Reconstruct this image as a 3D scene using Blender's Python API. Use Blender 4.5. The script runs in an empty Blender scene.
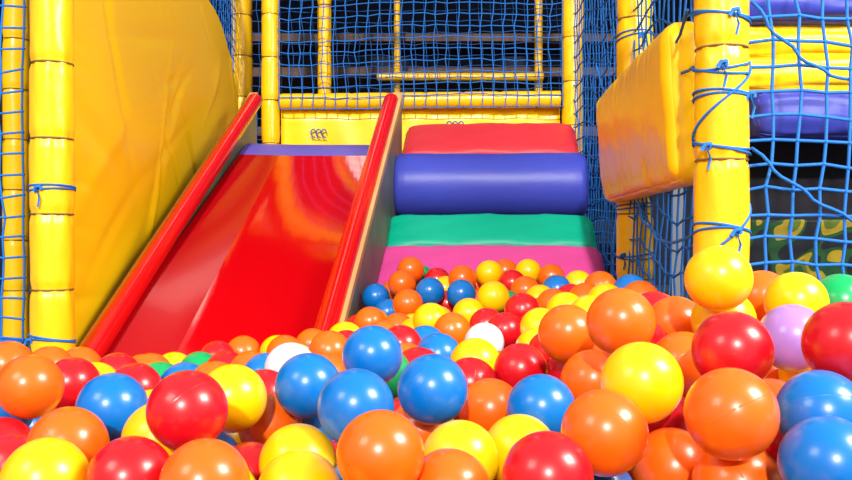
import bpy, math, random
import numpy as np
from mathutils import Vector, Matrix
random.seed(7); rng=np.random.RandomState(7)
C=0.40; F=900.0; D=0.08
sc=bpy.context.scene
sc.view_settings.view_transform='Standard'
sc.view_settings.look='None'
col=sc.collection

# ---------------------------------------------------------------- materials
def mat(name,c,rough=.4,spec=.5,coat=0,bump=0,bscale=20,var=0,stretch=(1,1,1),metal=0,sheen=0):
    m=bpy.data.materials.new(name); m.use_nodes=True
    nt=m.node_tree; b=nt.nodes['Principled BSDF']
    b.inputs['Base Color'].default_value=(*c,1); b.inputs['Roughness'].default_value=rough
    b.inputs['Specular IOR Level'].default_value=spec; b.inputs['Coat Weight'].default_value=coat
    b.inputs['Coat Roughness'].default_value=.05; b.inputs['Metallic'].default_value=metal
    tc=nt.nodes.new('ShaderNodeTexCoord'); mp=nt.nodes.new('ShaderNodeMapping')
    mp.inputs['Scale'].default_value=stretch
    nt.links.new(tc.outputs['Object'],mp.inputs[0])
    n=nt.nodes.new('ShaderNodeTexNoise'); n.inputs['Scale'].default_value=bscale; n.inputs['Detail'].default_value=3
    nt.links.new(mp.outputs[0],n.inputs['Vector'])
    if bump:
        bp=nt.nodes.new('ShaderNodeBump'); bp.inputs['Strength'].default_value=bump; bp.inputs['Distance'].default_value=.02
        nt.links.new(n.outputs['Fac'],bp.inputs['Height']); nt.links.new(bp.outputs[0],b.inputs['Normal'])
    if var:
        r=nt.nodes.new('ShaderNodeValToRGB')
        r.color_ramp.elements[0].position=.3; r.color_ramp.elements[1].position=.7
        r.color_ramp.elements[0].color=(*[x*(1-var) for x in c],1)
        r.color_ramp.elements[1].color=(*[min(1,x*(1+var)) for x in c],1)
        nt.links.new(n.outputs['Fac'],r.inputs[0]); nt.links.new(r.outputs[0],b.inputs['Base Color'])
    return m
m_sheet=mat('yellow_vinyl_sheet',(1.0,.62,.003),.34,.5,bump=.04,bscale=9,stretch=(1,1.5,3))
m_post=mat('yellow_vinyl_padding',(.96,.54,.005),.30,.5,bump=.18,bscale=18,stretch=(1,1,.5))
m_pad=mat('yellow_pad_vinyl',(1.0,.57,.003),.30,.4,bump=.08,bscale=18,stretch=(1,1,.3))
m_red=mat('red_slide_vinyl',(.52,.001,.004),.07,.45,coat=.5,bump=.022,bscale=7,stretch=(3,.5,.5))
m_red_shaded=mat('red_slide_flare_shaded',(.38,.001,.004),.16,.22,coat=.1,bump=.02,bscale=5)  # darker than the bed: shade beside the left rail put into the colour
m_rail=mat('red_rail_vinyl',(.70,.004,.005),.2,.5,coat=.2,bump=.04,bscale=10)
m_blue=mat('purple_blue_vinyl',(.040,.055,.42),.42,.35,bump=.12,bscale=12,stretch=(.4,1,1))
m_blue2=mat('lip_vinyl',(.11,.09,.48),.4)
m_green=mat('green_vinyl',(.0,.38,.24),.45,.3,bump=.1,bscale=12)
m_pink=mat('pink_vinyl',(.74,.07,.33),.45,.3,bump=.1,bscale=12)
m_redp=mat('coral_red_vinyl',(.62,.03,.045),.45,.3,bump=.1,bscale=12)
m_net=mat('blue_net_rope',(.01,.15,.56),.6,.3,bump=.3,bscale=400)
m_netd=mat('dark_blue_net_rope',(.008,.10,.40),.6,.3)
m_tie=mat('tie_strap_vinyl',(.20,.12,.03),.5)
m_wood=mat('plywood',(.60,.36,.14),.5,.4,var=.2,bscale=3,stretch=(10,1,1))
m_side=mat('grey_green_side',(.16,.17,.11),.5,.4,var=.3,bscale=5)
m_dark=mat('dark_reflection_board',(.012,.014,.03),.8,.2,var=.4,bscale=2)
m_floor=mat('grey_floor',(.10,.10,.11),.6,.3,var=.2,bscale=3)
m_deck=mat('brown_deck_board',(.10,.05,.03),.6,.3,var=.3,bscale=5,stretch=(1,8,8))
m_grey=mat('grey_steel',(.16,.17,.2),.5,.4)
m_black=mat('matte_black',(.008,.008,.014),.7,.2)
m_mot=mat('blue_print',(.03,.10,.35),.5)

# ---------------------------------------------------------------- helpers
def mkmesh(name,verts,faces,m,smooth=True):
    me=bpy.data.meshes.new(name); me.from_pydata([tuple(v) for v in verts],[],faces)
    me.validate(); me.update()
    if isinstance(m,(list,tuple)):
        for k in m: me.materials.append(k)
    else: me.materials.append(m)
    if smooth: me.polygons.foreach_set('use_smooth',[True]*len(me.polygons))
    return me
def obj(name,verts,faces,m,origin=(0,0,0),parent=None,smooth=True,auto=None):
    """verts in world coordinates"""
    o_=Vector(origin)
    me=mkmesh(name,[Vector(v)-o_ for v in verts],faces,m,smooth)
    ob=bpy.data.objects.new(name,me); col.objects.link(ob)
    if parent: ob.parent=parent; ob.location=o_-parent.location
    else: ob.location=o_
    if auto is not None:
        try: me.set_sharp_from_angle(angle=math.radians(auto))
        except Exception: pass
    return ob
def empty(name,loc):
    e=bpy.data.objects.new(name,None); e.empty_display_size=.05; e.location=loc; col.objects.link(e); return e
def tag(o,label,cat,group=None,kind=None):
    o['label']=label; o['category']=cat
    if group:o['group']=group
    if kind:o['kind']=kind
    return o
def struct(o,label=None):
    o['kind']='structure'
    if label:o['label']=label; 
    return o
def tube(V,Fc,pts,r,n=6,closed=False,caps=True):
    pts=[Vector(p) for p in pts]; N=len(pts); base=len(V)
    ref=Vector((0,0,1))
    for i,p in enumerate(pts):
        if closed: t=pts[(i+1)%N]-pts[i-1]
        else: t=pts[min(i+1,N-1)]-pts[max(i-1,0)]
        t.normalize()
        a=t.cross(ref)
        if a.length<.3: a=t.cross(Vector((0,1,0)))
        a.normalize(); b=t.cross(a)
        rr=r[i] if isinstance(r,(list,tuple)) else r
        for k in range(n):
            an=2*math.pi*k/n
            V.append(p+a*rr*math.cos(an)+b*rr*math.sin(an))
    seg=N if closed else N-1
    for i in range(seg):
        j=(i+1)%N
        for k in range(n):
            Fc.append((base+i*n+k,base+i*n+(k+1)%n,base+j*n+(k+1)%n,base+j*n+k))
    if caps and not closed:
        Fc.append(tuple(base+k for k in range(n))); Fc.append(tuple(base+(N-1)*n+k for k in reversed(range(n))))
def roundtube_pts(a,b,r,steps=40,endr=True):
    a=Vector(a);b=Vector(b);L=(b-a).length
    P=[];R=[]
    for k in range(7):
        t=k/6*math.pi/2; P.append(a+(b-a).normalized()*(r*(1-math.cos(t)))); R.append(max(.001,r*math.sin(t)))
    for k in range(1,steps):
        P.append(a+(b-a).normalized()*(r+(L-2*r)*k/steps)); R.append(r)
    for k in range(7):
        t=(1-k/6)*math.pi/2; P.append(b-(b-a).normalized()*(r*(1-math.cos(t)))); R.append(max(.001,r*math.sin(t)))
    return P,R
def box(name,c,s,m,parent=None,bev=0,**k):
    cx,cy,cz=c; x,y,z=s[0]/2,s[1]/2,s[2]/2
    V=[(cx+i*x,cy+j*y,cz+l*z) for i in(-1,1) for j in(-1,1) for l in(-1,1)]
    Fc=[(0,1,3,2),(4,6,7,5),(0,4,5,1),(2,3,7,6),(0,2,6,4),(1,5,7,3)]
    o=obj(name,V,Fc,m,origin=(cx,cy,cz-z),parent=parent,smooth=False)
    if bev:
        b=o.modifiers.new('b','BEVEL'); b.width=bev; b.segments=3
    return o
def pillow(name,center,size,rot,m,r=.03,puff=.0,n=14,parent=None,wr=0,seed=0,crease=0):
    """puffed rounded cushion; rot = Euler tuple"""
    sx,sy,sz=[k/2 for k in size]
    V=[];Fc=[];idx={}
    small=min(range(3),key=lambda i:size[i])
    o=[i for i in range(3) if i!=small]
    rs=random.Random(seed); long_=max(o,key=lambda i:size[i]); oth=[i for i in o if i!=long_][0]
    cr=[(rs.uniform(-1,1),rs.uniform(.008,.022),rs.choice((-1,-1,-1,1)),rs.uniform(-.15,.15),rs.uniform(.4,1)) for _ in range(46)]
    def vid(p):
        key=tuple(round(q,5) for q in p)
        if key in idx:return idx[key]
        x,y,z=p
        X=Vector((x*sx,y*sy,z*sz)); rr=min(r,sx,sy,sz)
        inn=Vector((max(-sx+rr,min(sx-rr,X.x)),max(-sy+rr,min(sy-rr,X.y)),max(-sz+rr,min(sz-rr,X.z))))
        d=X-inn
        if d.length>1e-7: X=inn+d.normalized()*rr
        f=lambda q:(1-q*q)
        q=Vector((0,0,0)); pp=[x,y,z]
        q[small]=puff*math.sqrt(max(0,f(pp[o[0]])*f(pp[o[1]])))*(pp[small])
        if wr:
            w=math.sin(x*9+y*5+seed)*math.sin(y*13-z*7+seed)+.6*math.sin(x*23+z*17+seed*2)*math.sin(y*19)
            q+=d.normalized()*wr*w if d.length>1e-7 else q*0
            q[small]+=wr*w*pp[small]
        if crease:
            c=0
            for u,wd,side,slant,am in cr:
                e=pp[oth]*side
                c+=am*math.exp(-((pp[long_]-u-slant*(1-e))/wd)**2)*math.exp(-(1-e)/.38)
            dd=(d.normalized() if d.length>1e-7 else Vector((0,0,0)))
            if d.length<1e-7 or abs(pp[small])>.9: q[small]-=crease*c*(1 if pp[small]>0 else -1)
            q-=dd*crease*c*.5
        V.append(X+q); idx[key]=len(V)-1; return idx[key]
    for ax in range(3):
        for s in(-1,1):
            cnt={0:n,1:n,2:n}
            if crease: cnt[long_]=n*6
            A_=(ax+1)%3;B_=(ax+2)%3
            for i in range(cnt[A_]):
                for j in range(cnt[B_]):
                    def pt(a,b):
                        u=math.sin((a/cnt[A_]*2-1)*math.pi/2); v=math.sin((b/cnt[B_]*2-1)*math.pi/2)
                        p=[0,0,0]; p[ax]=s; p[A_]=u; p[B_]=v; return p
                    f=[vid(pt(i,j)),vid(pt(i+1,j)),vid(pt(i+1,j+1)),vid(pt(i,j+1))]
                    if s<0:f.reverse()
                    Fc.append(tuple(f))
    me=mkmesh(name,V,Fc,m)
    ob=bpy.data.objects.new(name,me); col.objects.link(ob)
    ob.rotation_euler=rot
    if parent: ob.parent=parent; ob.location=Vector(center)-parent.location
    else: ob.location=center
    return ob
def padded_post(x,y,r,z0,z1,label,step=.17,off=0,cord=None,mm=m_post,dz=.012,n=24,helix=None):
    e=empty('padded_post',(x,y,z0))
    seams=[]; z=z0+off
    while z<z1: 
        if z>z0+.02: seams.append(z)
        z+=step
    V=[];Fc=[];rows=int((z1-z0)/dz)
    for i in range(rows+1):
        zz=z0+(z1-z0)*i/rows
        for k in range(n):
            a=2*math.pi*k/n
            rr=r
            for s in seams: 
                rr-=r*.09*math.exp(-((zz-s)/.012)**2)
                dd=abs(zz-s)
                if dd<.08: rr+=r*.040*math.sin(a*9+s*40)*math.exp(-dd/.04)
            rr+=r*.02*math.sin(a*2+zz*11+x*7)+r*.010*math.sin(a*5+zz*37)
            V.append((x+rr*math.cos(a),y+rr*math.sin(a),zz))
    for i in range(rows):
        for k in range(n):
            Fc.append((i*n+k,i*n+(k+1)%n,(i+1)*n+(k+1)%n,(i+1)*n+k))
    Fc.append(tuple(reversed(range(n)))); Fc.append(tuple(rows*n+k for k in range(n)))
    obj('padding',V,Fc,mm,origin=(x,y,z0),parent=e)
    for s in seams:
        V=[];Fc=[]
        tube(V,Fc,[(x+r*.95*math.cos(a),y+r*.95*math.sin(a),s) for a in [2*math.pi*k/20 for k in range(20)]],.0022,5,closed=True)
        obj('tie_strap',V,Fc,m_tie,origin=(x,y,s),parent=e)
    if cord:
        for s,t in cord:
            V=[];Fc=[]
            for q,dzc in enumerate((0,.008)):
                ph=s*50+q*.8
                tube(V,Fc,[(x+r*1.03*math.cos(a),y+r*1.03*math.sin(a),s+dzc+t*math.cos(a+ph)) for a in [2*math.pi*k/24 for k in range(24)]],.0025,6,closed=True)
            a0=-math.pi/2+math.sin(s*31)*.9
            kx,ky=x+r*1.08*math.cos(a0),y+r*1.08*math.sin(a0)
            tube(V,Fc,[(kx-.008,ky,s-.004),(kx-.003,ky-.004,s+.006),(kx+.006,ky-.003,s+.008),(kx+.008,ky,s)],.0045,6)
            tube(V,Fc,[(kx,ky-.004,s),(kx+.006,ky-.006,s-.02),(kx+.002,ky-.004,s-.04)],.0025,6)
            o=obj('lashing_cord',V,Fc,m_net,origin=(x,y,s),parent=e); o['label']='blue rope lashing wound around the padding'
    if helix:
        za,zb_,turns,ph=helix
        V=[];Fc=[]; M=60
        tube(V,Fc,[(x+r*1.04*math.cos(ph+2*math.pi*turns*t/M),y+r*1.04*math.sin(ph+2*math.pi*turns*t/M),za+(zb_-za)*t/M) for t in range(M+1)],.0026,6)
        o=obj('spiral_cord',V,Fc,m_net,origin=(x,y,za),parent=e); o['label']='blue rope spiralling up the padding'
    tag(e,label,'post')
    return e
def hbeam(name,a,b,r,m,label,cat='beam',seam=.17,group=None):
    a=Vector(a);b=Vector(b);L=(b-a).length; n=max(8,int(L/.012))
    P=[a+(b-a)*i/n for i in range(n+1)]
    R=[]
    for i in range(n+1):
        s=L*i/n; d=abs((s+seam/2)%seam-seam/2); R.append(r*(1-.1*math.exp(-(d/.009)**2)))
    V=[];Fc=[]; tube(V,Fc,P,R,18)
    o=obj(name,V,Fc,m,origin=a); tag(o,label,cat,group); return o
def net(O,U,V_,lu,lv,cell,r,label,m=m_net,n=5,jit=.10,bulge=.02,knots=True,mask=None,seed=1,shear=0,wave=.15,slant=0):
    rs=random.Random(seed); U=Vector(U).normalized();V_=Vector(V_).normalized();N=U.cross(V_)
    nu=max(2,round(lu/cell)); nv=max(2,round(lv/cell)); O=Vector(O)
    G={}
    for i in range(nu+1):
        for j in range(nv+1):
            e=.3 if i in(0,nu) or j in(0,nv) else 1
            p=O+U*(lu*i/nu+rs.uniform(-jit,jit)*cell*e+ wave*cell*math.sin(j*.5+seed)*e)+V_*(lv*j/nv+slant*lu*i/nu+rs.uniform(-jit,jit)*cell*e-wave*cell*math.sin(math.pi*i/nu*2+j*.2)*e+shear*cell*math.sin(i*.6+j*.15)*e)
            p+=N*(bulge*math.sin(math.pi*i/nu)*math.sin(math.pi*j/nv)+rs.uniform(-.05,.05)*cell)
            G[i,j]=p
    V=[];Fc=[]
    ok=lambda i,j: mask is None or mask(G[i,j])
    def strand(keys):
        run=[]
        for k in keys+[None]:
            if k is not None and ok(*k): run.append(G[k])
            else:
                if len(run)>1: tube(V,Fc,run,r,n,caps=False)
                run=[]
    for i in range(nu+1): strand([(i,j) for j in range(nv+1)])
    for j in range(nv+1): strand([(i,j) for i in range(nu+1)])
    if knots:
        for k,p in G.items():
            if ok(*k):
                b=len(V); q=r*2.1
                V+= [p+Vector(d)*q for d in((1,0,0),(-1,0,0),(0,1,0),(0,-1,0),(0,0,1),(0,0,-1))]
                Fc+= [(b+0,b+2,b+4),(b+2,b+1,b+4),(b+1,b+3,b+4),(b+3,b+0,b+4),(b+2,b+0,b+5),(b+1,b+2,b+5),(b+3,b+1,b+5),(b+0,b+3,b+5)]
    o=obj('safety_net',V,Fc,m,origin=O); tag(o,label,'net'); return o

# ---------------------------------------------------------------- room shell
struct(box('floor',(0,3.2,-.05),(9,10,.1),m_floor))
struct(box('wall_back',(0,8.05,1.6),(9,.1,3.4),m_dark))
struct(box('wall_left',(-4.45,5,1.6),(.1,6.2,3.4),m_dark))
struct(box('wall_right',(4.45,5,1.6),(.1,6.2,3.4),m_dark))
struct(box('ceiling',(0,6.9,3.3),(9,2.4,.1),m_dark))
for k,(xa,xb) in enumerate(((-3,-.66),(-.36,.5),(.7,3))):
    struct(box('reflection_board_%d'%(k+1),((xa+xb)/2,4.6,3.32),(xb-xa,2.18,.10),m_dark))  # unseen boards, added so the slide reflects dark bands around a bright gap

# ---------------------------------------------------------------- slide
SL=.57; SX=.0787
def rz(y): return C-.28+SL*(y-2.2)
def lx(y): return -.821+SX*(y-2.2)
W=.56
slide=empty('slide',(-.55,2.1,0)); tag(slide,'glossy red vinyl slide with padded rails running into ball pit','slide')
YB=3.43
def strip(name,prof,y0,y1,m,n=24,thick=.02,zf=None):
    V=[];Fc=[]
    full=[(a,b,0) for a,b in prof]+[(a,b,thick) for a,b in reversed(prof)]
    K=len(full)
    for i in range(n+1):
        y=y0+(y1-y0)*i/n
        t=min(1,max(0,(y-2.5)/(YB-2.5))); s=1-t*.92
        for a,b,th in full:
            bb=-.1+(b+.1)*s-th
            z=rz(y)+bb if zf is None else zf(y)+bb+.1
            V.append((lx(y)+a,y,z))
    for i in range(n):
        for q in range(K): Fc.append((i*K+q,i*K+(q+1)%K,(i+1)*K+(q+1)%K,(i+1)*K+q))
    Fc.append(tuple(range(K))); Fc.append(tuple(n*K+q for q in reversed(range(K))))
    return obj(name,V,Fc,m,origin=slide.location,parent=slide,auto=35)
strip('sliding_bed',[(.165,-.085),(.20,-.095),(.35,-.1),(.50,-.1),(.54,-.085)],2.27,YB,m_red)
o=strip('side_flare',[(.01,-.03),(.05,-.045),(.165,-.084)],2.25,YB,m_red_shaded); o['label']='red sloping side flare with its shade put into the colour'
zb=rz(YB)-.1
def lipz(y):
    t=(y-YB)/.16; return zb+.058*math.sin(min(1,t)*math.pi/2)
o=strip('top_lip',[(.012,-.03),(.05,-.045),(.165,-.084),(.20,-.095),(.35,-.1),(.50,-.1),(.54,-.085)],YB,YB+.22,m_blue2,zf=lipz,n=12); o['label']='purple blue padded lip at the top of the bed'
for dx in(0,W):
    V=[];Fc=[];P,R=roundtube_pts((lx(2.12)+dx,2.12,rz(2.12)),(lx(3.72)+dx,3.72,rz(3.72)),.031,60)
    tube(V,Fc,P,R,20); o=obj('rail',V,Fc,m_rail,origin=slide.location,parent=slide); o['label']='bright red padded tube rail'
for dx in(-.035,W+.012):
    V=[];Fc=[]
    t=.026
    for y in (2.2,2.6,3.0,3.4,3.76):
        top=rz(y)+.006
        V+= [(lx(y)+dx,y,0.0),(lx(y)+dx+t,y,0.0),(lx(y)+dx+t,y,max(.02,top)),(lx(y)+dx,y,max(.02,top))]
    for i in range(4):
        for q in range(4): Fc.append((i*4+q,i*4+(q+1)%4,(i+1)*4+(q+1)%4,(i+1)*4+q))
    Fc+= [(3,2,1,0),(16,17,18,19)]
    o=obj('side_panel',V,Fc,[m_side],origin=slide.location,parent=slide,smooth=False); o['label']='grey green painted plywood side board'
    V=[];Fc=[]
    for y in (2.2,3.76):
        top=max(.02,rz(y)+.007)
        x0=lx(y)+dx-.002; x1=x0+t+.006
        V+= [(x0,y,top-.028),(x1,y,top-.028),(x1,y,top),(x0,y,top)]
    Fc=[(0,1,5,4),(1,2,6,5),(2,3,7,6),(3,0,4,7),(3,2,1,0),(4,5,6,7)]
    o=obj('edge_trim',V,Fc,m_wood,origin=slide.location,parent=slide,smooth=False); o['label']='bare plywood edge strip'
o=pillow('platform_pad',(-.41,3.87,C+.345),(.56,.34,.06),(0,0,-.07),m_blue2,r=.02,puff=.005,parent=slide); o['label']='purple blue padded landing'
o=box('platform_base',(-.42,3.85,(C+.31)/2),(.50,.28,C+.31),m_side,parent=slide); o['label']='grey green plywood box under the landing'

# ---------------------------------------------------------------- climbing ramp
def cx(y): return .21+SX*(y-3.05)
ramp=empty('climbing_ramp',(.21,3.0,0)); tag(ramp,'padded climbing ramp with coloured vinyl bolsters beside the slide','climbing ramp')
V=[];
for y,z in((2.72,0.0),(2.72,.02),(3.90,C+.34),(3.90,0)):
    V+= [(cx(y)-.345,y,z),(cx(y)+.36,y,z)]
obj('ramp_base',V,[(0,1,3,2),(2,3,5,4),(4,5,7,6),(6,7,1,0),(0,2,4,6),(1,7,5,3)],m_black,origin=ramp.location,parent=ramp,smooth=False)
def rp(nm,y,z,w,l,t,a,m,lab,puff=.02,r=.045,wr=.0016):
    o=pillow(nm,(cx(y),y,z),(w,l,t),(math.radians(a),0,-math.atan(SX)),m,r=r,puff=puff,parent=ramp,n=22,wr=wr,seed=int(y*10)); o['label']=lab; return o
rp('top_pad',3.87,C+.39,.745,.32,.11,31,m_redp,'puffy coral red vinyl pad')
V=[];Fc=[]; y=3.55; a=Vector((cx(y)-.379,y+.030,C+.212)); b=Vector((cx(y)+.379,y-.030,C+.212)); P=[];R=[]
L=(b-a).length; rr=.130; e=.04
for k in range(13):
    t=k/12*math.pi/2; P.append(a+(b-a).normalized()*(e*(1-math.cos(t)))); R.append((rr-e)*min(1,k/2)+e*math.sin(t))
for k in range(1,60):
    s=e+(L-2*e)*k/60; P.append(a+(b-a).normalized()*s); R.append(rr+.0012*math.sin(s*9+1)+.0006*math.sin(s*27))
for k in range(13):
    t=(1-k/12)*math.pi/2; P.append(b-(b-a).normalized()*(e*(1-math.cos(t)))); R.append((rr-e)*min(1,(12-k)/2)+e*math.sin(t))
tube(V,Fc,P,[max(.002,q) for q in R],48); o=obj('roller_bolster',V,Fc,m_blue,origin=ramp.location,parent=ramp); o['label']='large plump purple blue cylindrical bolster'
rp('middle_pad',3.32,C-.018,.775,.22,.14,38,m_green,'puffy green vinyl pad')
rp('lower_pad',3.06,C-.165,.80,.42,.13,27,m_pink,'puffy magenta pink vinyl pad')

# ---------------------------------------------------------------- left yellow sheet
V=[];Fc=[];nu,nv=170,130
def ztop(d):
    if d<3.3: return C+1.2
    if d<3.58: return C+1.2-(d-3.3)/.28*.25
    return C+.95-(d-3.58)/.75*.28+.09*math.sin(min(1,(d-3.58)/.75)*math.pi)
def zbot(d): return max(.03,C-.42+.43*(d-2.15))
rs=random.Random(11)
folds=[(rs.uniform(2.1,4.2),rs.uniform(.1,1.4),rs.uniform(-1.2,1.2),rs.uniform(.015,.04),rs.uniform(.12,.4),rs.choice((-1,1))*rs.uniform(.004,.009)) for _ in range(34)]
folds+=[(2.16,.25+.1*k+rs.uniform(-.03,.03),rs.uniform(-.35,.35),rs.uniform(.010,.018),rs.uniform(.12,.28),-rs.uniform(.005,.010)) for k in range(13)]
for i in range(nu+1):
    u=i/nu; d=2.16+u*2.14
    for j in range(nv+1):
        v=j/nv; z=zbot(d)+(ztop(d)-zbot(d))*v
        x=-.885 + .014*math.sin(d*4+z*3)*math.sin(z*4) + .02*math.sin(math.pi*u)
        for fd,fz,an,wd,ln,am in folds:
            dd=d-fd;dz_=z-fz; ca,sa=math.cos(an),math.sin(an)
            al_=dd*ca+dz_*sa; pe=-dd*sa+dz_*ca
            if abs(pe)<wd*3: x+=am*math.exp(-(pe/wd)**2)*math.exp(-(al_/ln)**2)
        V.append((x,d,z))
for i in range(nu):
    for j in range(nv): Fc.append((i*(nv+1)+j,(i+1)*(nv+1)+j,(i+1)*(nv+1)+j+1,i*(nv+1)+j+1))
o=obj('vinyl_wall_sheet',V,Fc,m_sheet,origin=(-.885,3.2,.03)); tag(o,'large creased yellow vinyl sheet hanging beside the slide','vinyl sheet')
o.modifiers.new('s','SOLIDIFY').thickness=.006

# ---------------------------------------------------------------- posts
padded_post(-.872,2.1,.049,0,1.75,'yellow padded frame post beside the vinyl sheet',step=.175,off=.11,n=36,dz=.008,cord=[(C-.235,.008),(C+.115,.004)])
padded_post(-.905,4.42,.052,0,3.0,'yellow padded frame post behind the slide',step=.2,off=.1,n=16)
padded_post(-.725,4.2,.043,0,3.2,'slim yellow padded post beside the back net',step=.2,off=.05,n=16)
padded_post(.668,4.1,.048,0,3.2,'yellow padded post beside the climbing ramp',step=.2,off=.12,n=16)
padded_post(-.485,4.3,.033,0,3.2,'thin yellow padded post behind the back net',step=.2,off=.12,n=16)
padded_post(.645,2.78,.055,0,1.9,'yellow padded post behind the side net',step=.2,off=.08,cord=[(C+.1,.006),(C-.05,.01),(C+.62,.01)])
padded_post(.558,1.70,.050,0,1.5,'thick yellow padded post lashed with blue rope',step=.21,off=.13,cord=[(C+.415,.010),(C+.32,.014),(C+.265,.006),(C+.012,.012),(C+.17,.010)],dz=.008,n=36,helix=(C-.03,C+.55,2.2,-2.4))
for x,w in((-.18,.02),(.70,.026)):
    padded_post(x,5.6,w,0,2.6,'thin yellow post in the dark rear play frame',step=.3,n=12,dz=.02)
hbeam('padded_beam',(-.68,4.2,C+.645),(.615,4.12,C+.645),.038,m_post,'yellow padded horizontal beam under the back net')
hbeam('padded_beam',(-.68,4.2,2.35),(.615,4.12,2.35),.04,m_post,'unseen upper yellow beam added for its reflection in the slide')  # out of view, added to reflect orange in the slide bed
hbeam('padded_beam',(-.30,5.52,C+1.0),(.72,5.52,C+1.0),.024,m_post,'yellow padded rail in the rear play frame')
V=[];Fc=[];nu,nv=60,14
for i in range(nu+1):
    x=-.68+1.30*i/nu
    for j in range(nv+1):
        z=.0+(C+.625)*j/nv
        V.append((x,4.22-.05*i/nu+.006*math.sin(x*31)*math.sin(z*9+x*5),z))
for i in range(nu):
    for j in range(nv): Fc.append((i*(nv+1)+j,(i+1)*(nv+1)+j,(i+1)*(nv+1)+j+1,i*(nv+1)+j+1))
bs=obj('vinyl_back_sheet',V,Fc,m_sheet,origin=(0,4.2,0)); tag(bs,'yellow vinyl panel laced under the padded beam','vinyl sheet')
bs.modifiers.new('s','SOLIDIFY').thickness=.004
def motif(x,z,s):
    V=[];Fc=[];y=4.165 if x>-.3 else 4.19
    for ox in(-.5,0,.5):
        tube(V,Fc,[(x+ox*s+.22*s*math.cos(a),y,z+.3*s*math.sin(a)) for a in [k*math.pi*2/14 for k in range(11)]],.0035,5)
        tube(V,Fc,[(x+ox*s-.2*s,y,z-.45*s),(x+ox*s,y,z-.38*s),(x+ox*s+.2*s,y,z-.48*s)],.003,5)
    o=obj('printed_motif',V,Fc,m_mot,origin=(x,y,z),parent=bs); o['label']='small blue curly printed mark'
motif(.135,C+.532,.055); motif(-.50,C+.50,.05)

# ---------------------------------------------------------------- nets
net((-.68,4.155,C+.605),(1,-.06,0),(0,0,1),1.3,2.15,.052,.0026,'blue square mesh safety net across the back',seed=2)
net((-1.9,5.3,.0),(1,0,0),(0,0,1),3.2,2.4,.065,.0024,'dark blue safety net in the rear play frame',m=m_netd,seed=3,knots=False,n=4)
net((-.93,3.45,C+.62),(0,1,0),(0,0,1),.95,.75,.05,.0022,'blue safety net above the yellow sheet',seed=4,knots=False,mask=lambda p:p.z>ztop(p.y)-.03)
net((-1.62,2.1,.12),(1,0,0),(0,0,1),.68,1.55,.048,.0028,'blue square mesh net beside the padded post',seed=5)
dx_=.668-.558;dy_=2.4
sn=net((.56,1.76,.05),(dx_,dy_,0),(0,0,1),2.32,1.6,.064,.0028,'blue safety net along the side of the pit',seed=6,bulge=.03,shear=.3,jit=.12,wave=.2,slant=.10)
for a_,b_,sg in (((.50,1.72,C+.44),(.60,3.2,C+.62),.16),((.51,1.72,C+.33),(.60,2.75,C+.50),.02),((.515,1.72,C+.02),(.56,2.4,C+.10),.06),((.60,1.66,C+.44),(.80,1.69,C+.30),.03),((.60,1.66,C+.17),(.85,1.69,C+.02),.02)):
    V=[];Fc=[];a_=Vector(a_);b_=Vector(b_)
    tube(V,Fc,[a_.lerp(b_,t/16)-Vector((0,0,sg*4*(t/16)*(1-t/16)))+Vector((.006*math.sin(t*1.3),0,0)) for t in range(17)],.0032,6)
    o=obj('loose_cord',V,Fc,m_net,origin=a_,parent=sn)
net((.60,1.70,.12),(1,0,0),(0,0,1),.62,1.3,.046,.0034,'blue rope safety net tied to the padded post',seed=8,n=6,jit=.10,shear=.25)

# ---------------------------------------------------------------- right pad + outside
o=pillow('padded_side_panel',(.565,2.33,C+.285),(.09,.98,.34),(0,math.radians(-4),-math.atan(.045)),m_pad,r=.038,puff=.016,n=26,wr=.0006,seed=3,crease=.0055)
tag(o,'thick wrinkled yellow vinyl pad strapped to the side net','pad')
def bol(nm,z,h,y,x0,x1,m,label,t=.09,seed=1):
    o=pillow(nm,((x0+x1)/2,y,z),(x1-x0,t,h),(0,0,0),m,r=.035,puff=.02,n=18,wr=.002,seed=seed); tag(o,label,'pad',group='padded bars outside the net'); return o
bol('padded_bar',C+.64,.075,2.12,.70,1.75,m_pad,'yellow padded bar behind the rope net',seed=6)
bol('padded_bar',C+.548,.10,2.1,.68,1.75,m_blue,'purple blue padded bar behind the rope net')
bol('padded_bar',C+.458,.074,2.12,.68,1.75,m_pad,'yellow padded bar behind the rope net',seed=2)
bol('padded_bar',C+.384,.074,2.12,.68,1.75,m_pad,'yellow padded bar behind the rope net',seed=5)
bol('padded_bar',C+.292,.115,2.12,.76,1.75,m_blue,'purple blue padded bar behind the rope net',seed=4)
o=box('dark_opening_panel',(1.35,2.27,.44),(1.2,.02,.88),m_black); tag(o,'black panel standing in for the dark opening outside the pit','dark opening')  # black sheet in place of the darkness inside an opening
m_mur=bpy.data.materials.new('leafy_print'); m_mur.use_nodes=True; nt=m_mur.node_tree; b=nt.nodes['Principled BSDF']
b.inputs['Specular IOR Level'].default_value=.15
tc=nt.nodes.new('ShaderNodeTexCoord'); n=nt.nodes.new('ShaderNodeTexNoise'); n.inputs['Scale'].default_value=9; n.inputs['Detail'].default_value=0; n.inputs['Distortion'].default_value=1.0
r=nt.nodes.new('ShaderNodeValToRGB'); r.color_ramp.interpolation='CONSTANT'
r.color_ramp.elements[0].color=(.006,.008,.012,1); r.color_ramp.elements[1].color=(.01,.05,.015,1); r.color_ramp.elements[1].position=.74
for p,c_ in((.48,(.008,.045,.015)),(.55,(.22,.16,.01)),(.64,(.06,.09,.01))):
    e_=r.color_ramp.elements.new(p); e_.color=(*c_,1)
nt.links.new(tc.outputs['Object'],n.inputs['Vector']);nt.links.new(n.outputs['Fac'],r.inputs[0]);nt.links.new(r.outputs[0],b.inputs['Base Color'])
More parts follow.
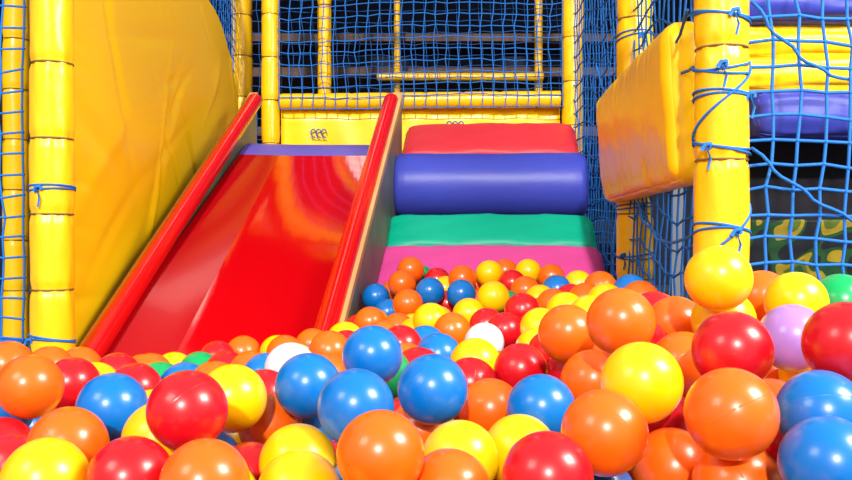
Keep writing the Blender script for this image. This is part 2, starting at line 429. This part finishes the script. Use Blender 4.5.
o=box('printed_barrier',(1.35,2.20,.225),(1.25,.03,.45),m_mur,bev=.005); tag(o,'low barrier board printed with green and yellow leaves','barrier')
hbeam('pit_edge_bolster',(.62,1.72,.10),(1.6,1.72,.10),.06,m_blue,'purple blue bolster along the pit edge','bolster')
hbeam('pit_edge_bolster',(-1.62,2.11,.13),(-.94,2.11,.13),.04,mat('pit_blue_vinyl',(.02,.12,.5),.35),'blue bolster along the pit edge','bolster')
padded_post(-1.64,3.6,.05,0,1.9,'yellow padded post outside the pit',step=.2,n=16)
hbeam('padded_beam',(-2.4,3.6,C+.64),(-1.7,3.6,C+.64),.045,m_post,'yellow padded horizontal bar outside the pit')
for k,(z,y,h) in enumerate(((C+1.34,6.2,.05),(C+1.15,6.4,.06),(C+.72,6.2,.06))):
    o=box('deck_board',(.1,y,z),(3.4,.5,h),m_deck); tag(o,'dark wooden deck of the rear play frame','deck')
for x in(-1.55,1.75):
    o=box('frame_upright',(x,6.3,.95),(.08,.08,1.9),m_grey); tag(o,'grey steel upright carrying the rear decks','post')

# ---------------------------------------------------------------- balls
COL={'Y':((1.0,.56,.0),'yellow'),'O':((.92,.13,.004),'orange'),'R':((.62,.004,.012),'red'),'B':((.0,.16,.58),'blue'),
     'G':((.0,.36,.10),'green'),'W':((.72,.75,.85),'white'),'P':((.36,.20,.62),'lilac purple')}
def ballmat(k):
    c,nm=COL[k]
    m=bpy.data.materials.new(nm+'_ball_plastic'); m.use_nodes=True; nt=m.node_tree; b=nt.nodes['Principled BSDF']
    b.inputs['Base Color'].default_value=(*c,1); b.inputs['Roughness'].default_value=.30
    b.inputs['Coat Weight'].default_value=.2; b.inputs['Coat Roughness'].default_value=.14
    tc=nt.nodes.new('ShaderNodeTexCoord'); sp=nt.nodes.new('ShaderNodeSeparateXYZ'); nt.links.new(tc.outputs['Object'],sp.inputs[0])
    ab=nt.nodes.new('ShaderNodeMath'); ab.operation='ABSOLUTE'; nt.links.new(sp.outputs[2],ab.inputs[0])
    mr=nt.nodes.new('ShaderNodeMapRange'); mr.inputs[1].default_value=0; mr.inputs[2].default_value=.0009; mr.inputs[3].default_value=1; mr.inputs[4].default_value=0
    nt.links.new(ab.outputs[0],mr.inputs[0])
    bp=nt.nodes.new('ShaderNodeBump'); bp.inputs['Strength'].default_value=.25; bp.inputs['Distance'].default_value=.0008
    nt.links.new(mr.outputs[0],bp.inputs['Height']); nt.links.new(bp.outputs[0],b.inputs['Normal'])
    return m
def sph(r,s,t):
    V=[(0,0,r)];Fc=[]
    for i in range(1,t):
        for k in range(s):
            a=math.pi*i/t;b=2*math.pi*k/s; V.append((r*math.sin(a)*math.cos(b),r*math.sin(a)*math.sin(b),r*math.cos(a)))
    V.append((0,0,-r)); L=len(V)-1
    for k in range(s):
        Fc.append((0,1+k,1+(k+1)%s)); Fc.append((L,L-s+(k+1)%s,L-s+k))
        for i in range(t-2): Fc.append((1+i*s+k,1+(i+1)*s+k,1+(i+1)*s+(k+1)%s,1+i*s+(k+1)%s))
    return V,Fc
BM={k:ballmat(k) for k in COL}; sv,sf=sph(D/2,40,20)
BME={k:mkmesh('pit_ball',sv,sf,BM[k]) for k in COL}

# each entry: bearing, colour and (for the well visible ones) apparent size
S="""411,270,O,27 402,284,O,28 376,297,B,28 430,292,B,29 408,304,O,31 462,279,O,28 461,294,B,29 489,274,Y,28 493,297,Y,33 528,272,Y,27 551,277,O,27 512,284,R,28 525,291,O,30
557,290,B,30 578,285,Y,30 600,288,O,34 586,301,O,36 507,306,G,31 553,305,O,33 522,311,R,36 630,292,B,36 388,313,B,28 370,323,O,32 398,329,O,32 431,321,Y,37 452,331,O,38 469,314,Y,33
487,326,R,36 505,331,R,38 540,328,Y,40 567,333,O,60 620,322,O,72 675,325,O,58 718,278,Y,68 762,298,O,54 796,303,Y,62 841,303,G,58 793,338,P,66 846,343,R,90 733,350,R,82 724,320,Y,66
372,355,B,64 401,347,R,42 385,374,G,50 438,356,B,46 475,363,Y,52 470,385,R,54 521,370,R,56 484,342,W,40 536,349,Y,40 552,354,R,48 576,370,R,56 592,382,O,62 642,383,Y,83 683,368,O,66 432,390,B,72 491,410,O,64 542,408,B,71 604,432,O,87
356,407,B,78 308,386,B,64 291,368,W,52 266,377,B,46 232,398,Y,70 188,410,R,82 112,408,B,70 30,387,O,62 73,385,R,54 80,369,O,44 117,375,R,46 150,375,O,44 174,373,Y,42 199,373,G,42 160,386,G,48 226,373,R,44 251,373,O,44 20,432,B,60 2,410,B,62 0,450,R,66
68,446,O,84 45,482,Y,86 130,480,R,84 205,484,O,88 298,462,Y,78 270,425,O,62 380,455,O,88 460,460,Y,78 450,492,O,86 520,452,Y,72 548,478,R,92 672,468,O,82 730,413,O,90 738,484,O,88 820,415,B,90 828,465,B,94
813,375,Y,62 300,492,Y,84 423,430,O,66 245,440,Y,62
655,318,R 684,297,W,30 782,384,Y 765,383,O 447,305,R 418,310,O 475,303,O 540,300,Y 437,281,R 500,345,W 518,344,O 425,345,B 8,367,O 50,369,O 330,352,O 345,340,Y 418,372,R 640,350,R 690,345,R 830,320,O 215,388,O 95,388,Y 135,390,R 185,388,B 265,398,R 610,362,O 
500,385,Y 520,430,O 655,425,R 685,412,O 780,440,R 330,425,B 160,440,Y 15,470,R 100,440,R 250,480,R 620,480,R 640,475,O 355,312,O 366,306,R 392,298,R 420,278,G 445,290,Y 478,286,O 505,272,O 540,286,R 570,300,R 
606,302,Y 478,320,O 458,348,Y 415,335,Y 383,340,O 352,330,R 700,440,B 770,415,O 565,312,Y 540,314,O 515,325,B 590,318,Y 640,300,O 600,335,R 578,348,Y 545,375,O 566,395,Y 455,368,O 405,365,O"""
ent=[t.split(',') for t in S.split()]
ob_=np.array([(float(e[0]),float(e[1]),float(e[3])) for e in ent if len(e)>3])
A=np.c_[np.ones(len(ob_)),ob_[:,0]/400,ob_[:,1]/400]; coef=np.linalg.lstsq(A,ob_[:,2],rcond=None)[0]
res=ob_[:,2]-A@coef
K=lambda P,Q: 150*np.exp(-(((P[:,None,0]-Q[None,:,0])/90)**2+((P[:,None,1]-Q[None,:,1])/45)**2)/2)
al=np.linalg.solve(K(ob_,ob_)+np.eye(len(ob_))*8,res)
def heap_dia(px,py):
    q=np.array([[px,py]],float)
    return float((np.array([1,px/400,py/400])@coef)+(K(q,ob_)@al)[0])
pts=[];cols=[];pri=[]
for e in ent:
    px,py=float(e[0]),float(e[1])
    if len(e)>3: dia=float(e[3])*.75+.25*heap_dia(px,py); dia=min(dia,92)
    else: dia=heap_dia(px,py)*.93
    dia=max(26,min(92,dia)); d=72/dia
    pts.append([(px-426)*d/F,d,C+(240-py)*d/F]); cols.append(e[2]); pri.append(1.0 if len(e)>3 else 0.0)
P=np.array(pts); pri=np.array(pri); P+=rng.uniform(-.001,.001,P.shape)
eye=np.array([0,0,C])
def cons(P):
    y=P[:,1]; x=P[:,0]; z=P[:,2]
    xr=.53+.045*(y-1.7)-D/2-.03
    m=y>1.6
    P[m,0]=np.minimum(P[m,0],xr[m])
    xl=-.83+D/2+.01
    P[(y>1.95),0]=np.maximum(P[(y>1.95),0],xl)
    lxx=-.821+SX*(y-2.2); on=(x<lxx+W+.08)&(y>2.02)
    P[on,1]=np.where(P[on,0]<lxx[on]+W+.035,np.minimum(P[on,1],2.09),P[on,1])
    on=(x>=lxx+W+.0)&(x<lxx+W+.083)&(y>2.09); P[on,0]=lxx[on]+W+.083
    rzv=C-.170+.60*(y-3.0)+.080
    rm=(y>2.5); P[rm,2]=np.maximum(P[rm,2],rzv[rm])
    P[:,2]=np.maximum(P[:,2],D/2)
    return P
T0=np.linalg.norm(P-eye,axis=1); U0=(P-eye)/T0[:,None]
def relax(P,T0,U0,pri,iters,pr,pl):
    n=len(P); ii=np.arange(n)
    dp=pri[:,None]-pri[None]
    for it in range(iters):
        P=P+rng.uniform(-1e-5,1e-5,P.shape)
        d=P[:,None]-P[None]; L=np.sqrt((d**2).sum(-1))+np.eye(n)*9+1e-7
        ov=np.clip(D*1.001-L,0,None)
        t=((P-eye)*U0).sum(1)
        sg=np.sign(t[:,None]-t[None]+1e-9*(ii[:,None]-ii[None]))
        sg=np.where(dp<0,1.8,np.where(dp>0,0,sg))
        wl=np.where(dp<0,1.8,np.where(dp>0,.15,1.0))
        P=P+U0*((sg*ov).sum(1)*pr)[:,None]+(d/L[...,None]*(ov*wl)[...,None]*pl).sum(1)
        r=P-eye; t=(r*U0).sum(1); lat=r-U0*t[:,None]
        t=np.clip(t,T0*np.where(pri>0,.955,.97),T0*np.where(pri>0,1.07,1.22))
        P=eye+U0*t[:,None]+lat*np.where(pri>0,.90,.96)[:,None]
        P=cons(P)
    return P
P=relax(P,T0,U0,pri,250,.28,.10)
def drop(tol):
    global P,T0,U0,cols,pri
    k=len(P)-1
    while k>=0:
        d=np.linalg.norm(P-P[k],axis=1); d[k]=9
        if (D-d.min())>D*tol:
            j=int(d.argmin()); q=max(j,k)
            sel=[i for i in range(len(P)) if i!=q]
            P=P[sel];T0=T0[sel];U0=U0[sel];pri=pri[sel];cols=[cols[i] for i in sel]; k=min(k,len(P)-1)
            continue
        k-=1
drop(.16)
P=relax(P,T0,U0,pri,200,.2,.25)
for it in range(50):
    d=P[:,None]-P[None]; L=np.sqrt((d**2).sum(-1))+np.eye(len(P))*9+1e-7
    ov=np.clip(D*1.001-L,0,None); P=P+(d/L[...,None]*ov[...,None]*.3).sum(1); P=cons(P)
drop(.05)
def zsurf(x,y):
    q=(P[:,0]-x)**2+(P[:,1]-y)**2
    k=np.argsort(q)[:4]; w=1/(q[k]+1e-4); return float((P[k,2]*w).sum()/w.sum()), math.sqrt(q[k[0]])
allp=np.zeros((6000,3)); N=len(P); allp[:N]=P
fill=[]
Pt=np.linalg.norm(P-eye,axis=1); Pu=(P-eye)/Pt[:,None]
def tryadd(p,tol=.985):
    global N
    x,y,z=p
    if z<D/2: return
    d=((allp[:N]-p)**2).sum(1).min()
    if d<(D*tol)**2: return
    q=cons(np.array([p])); 
    if abs(q-p).max()>1e-6: return
    zs,dist=zsurf(x,y)
    if z>zs-.012: return
    if y<.82 and z>C-.268*y-.045: return
    # loose filler stays below the top layer instead of covering it
    t=np.linalg.norm(p-eye); u=(p-eye)/t
    cs=Pu@u; angd=np.arccos(np.clip(cs,-1,1)); 
    if ((angd<.85*D/2/t)&(Pt>t+.01)&(Pt<t+.4)&(pri>0)).any(): return
    allp[N]=p; N+=1; fill.append(tuple(p))
layer=0; z=D/2
cands=[]
while z<.42:
    ox=(layer%2)*D*.5; oy=(layer%2)*D*.29
    yy=.55
    r_=0
    while yy<3.05:
        xx=-1.35 if yy<1.95 else -.85
        xx+=ox+(r_%2)*D*.5
        while xx<1.1:
            if abs(xx)<.53*yy+.12: cands.append((xx+rng.uniform(-.002,.002),yy+oy+rng.uniform(-.002,.002),z))
            xx+=D*1.01
        yy+=D*.875; r_+=1
    z+=D*.82; layer+=1
for k in range(16000):
    y=.6+2.4*rng.rand()**1.0; x=rng.uniform(-.55,.55)*y; zs,_=zsurf(x,y)
    tryadd(np.array((x,y,zs-rng.uniform(.012,.07))),.98)
for c in sorted(cands,key=lambda c:-c[2]): tryadd(np.array(c))
scored=[]
for p in fill:
    x,y,z=p; zs,_=zsurf(x,y)
    inview=abs(x/y)<.50 and (C-z)/y<.285
    scored.append(((0 if inview else 5)+(zs-z)*12+y*.25,p))
scored.sort(key=lambda t:t[0]); nind=max(0,295-len(P))
wts=['O']*28+['Y']*25+['R']*20+['B']*20+['G']*5+['W']*1
inst=[(tuple(p),c) for p,c in zip(P,cols)]+[(p,random.choice(wts)) for _,p in scored[:nind]]
for p,c in inst:
    o=bpy.data.objects.new('pit_ball',BME[c]); col.objects.link(o); o.location=p
    o.rotation_euler=(rng.uniform(0,6),rng.uniform(0,6),rng.uniform(0,6))
    tag(o,'glossy %s plastic ball lying in the ball pit'%COL[c][1],'ball','plastic balls in the ball pit')
V=[];Fc=[];MI=[];s2,f2=sph(D/2,14,8); keys=list(COL)
for _,p in scored[nind:]:
    b=len(V); V+=[(a[0]+p[0],a[1]+p[1],a[2]+p[2]) for a in s2]; Fc+=[tuple(b+q for q in f) for f in f2]
    MI+=[keys.index(random.choice(wts))]*len(f2)
o=obj('ball_pit_filling',V,Fc,[BM[k] for k in keys],origin=(0,1.5,0)); o.data.polygons.foreach_set('material_index',MI)
tag(o,'mass of coloured plastic balls filling the pit below','balls',kind='stuff')

# ---------------------------------------------------------------- light + camera
w=bpy.data.worlds.new('w'); sc.world=w; w.use_nodes=True
w.node_tree.nodes['Background'].inputs[0].default_value=(1,.97,.93,1); w.node_tree.nodes['Background'].inputs[1].default_value=.55
def light(t,nm,loc,target,en,size=1,colr=(1,.95,.87),sy=None):
    l=bpy.data.lights.new(nm,t); l.energy=en; l.color=colr
    if t=='AREA':
        l.size=size
        if sy: l.shape='RECTANGLE'; l.size_y=sy
    else: l.angle=math.radians(size)
    o=bpy.data.objects.new(nm,l); col.objects.link(o); o.location=loc
    o.rotation_euler=(Vector(target)-Vector(loc)).to_track_quat('-Z','Y').to_euler()
light('SUN','sun',(-.35,-2.6,2.9),(0,2.4,.4),3.5,2)
light('AREA','fill_lamp',(2.0,.3,2.0),(-.9,3.0,.7),135,1.0,sy=.9)  # added fill lamp, brightens the left yellow sheet
light('AREA','fill_lamp',(-1.6,-.3,1.8),(.56,2.4,.6),20,.8,sy=.8)  # added fill lamp, brightens the yellow side pad
light('AREA','streak_lamp',(-.51,4.6,3.28),(-.51,4.601,0),4,.20,colr=(1,.85,.75),sy=1.9)  # lamp added in the roof gap for bright streaks on the slide
cam=bpy.data.cameras.new('camera'); cam.sensor_width=36; cam.lens=F/852*36
co=bpy.data.objects.new('camera',cam); col.objects.link(co); co.location=(0,0,C); co.rotation_euler=(math.pi/2,0,0); sc.camera=co
cam.clip_start=.02
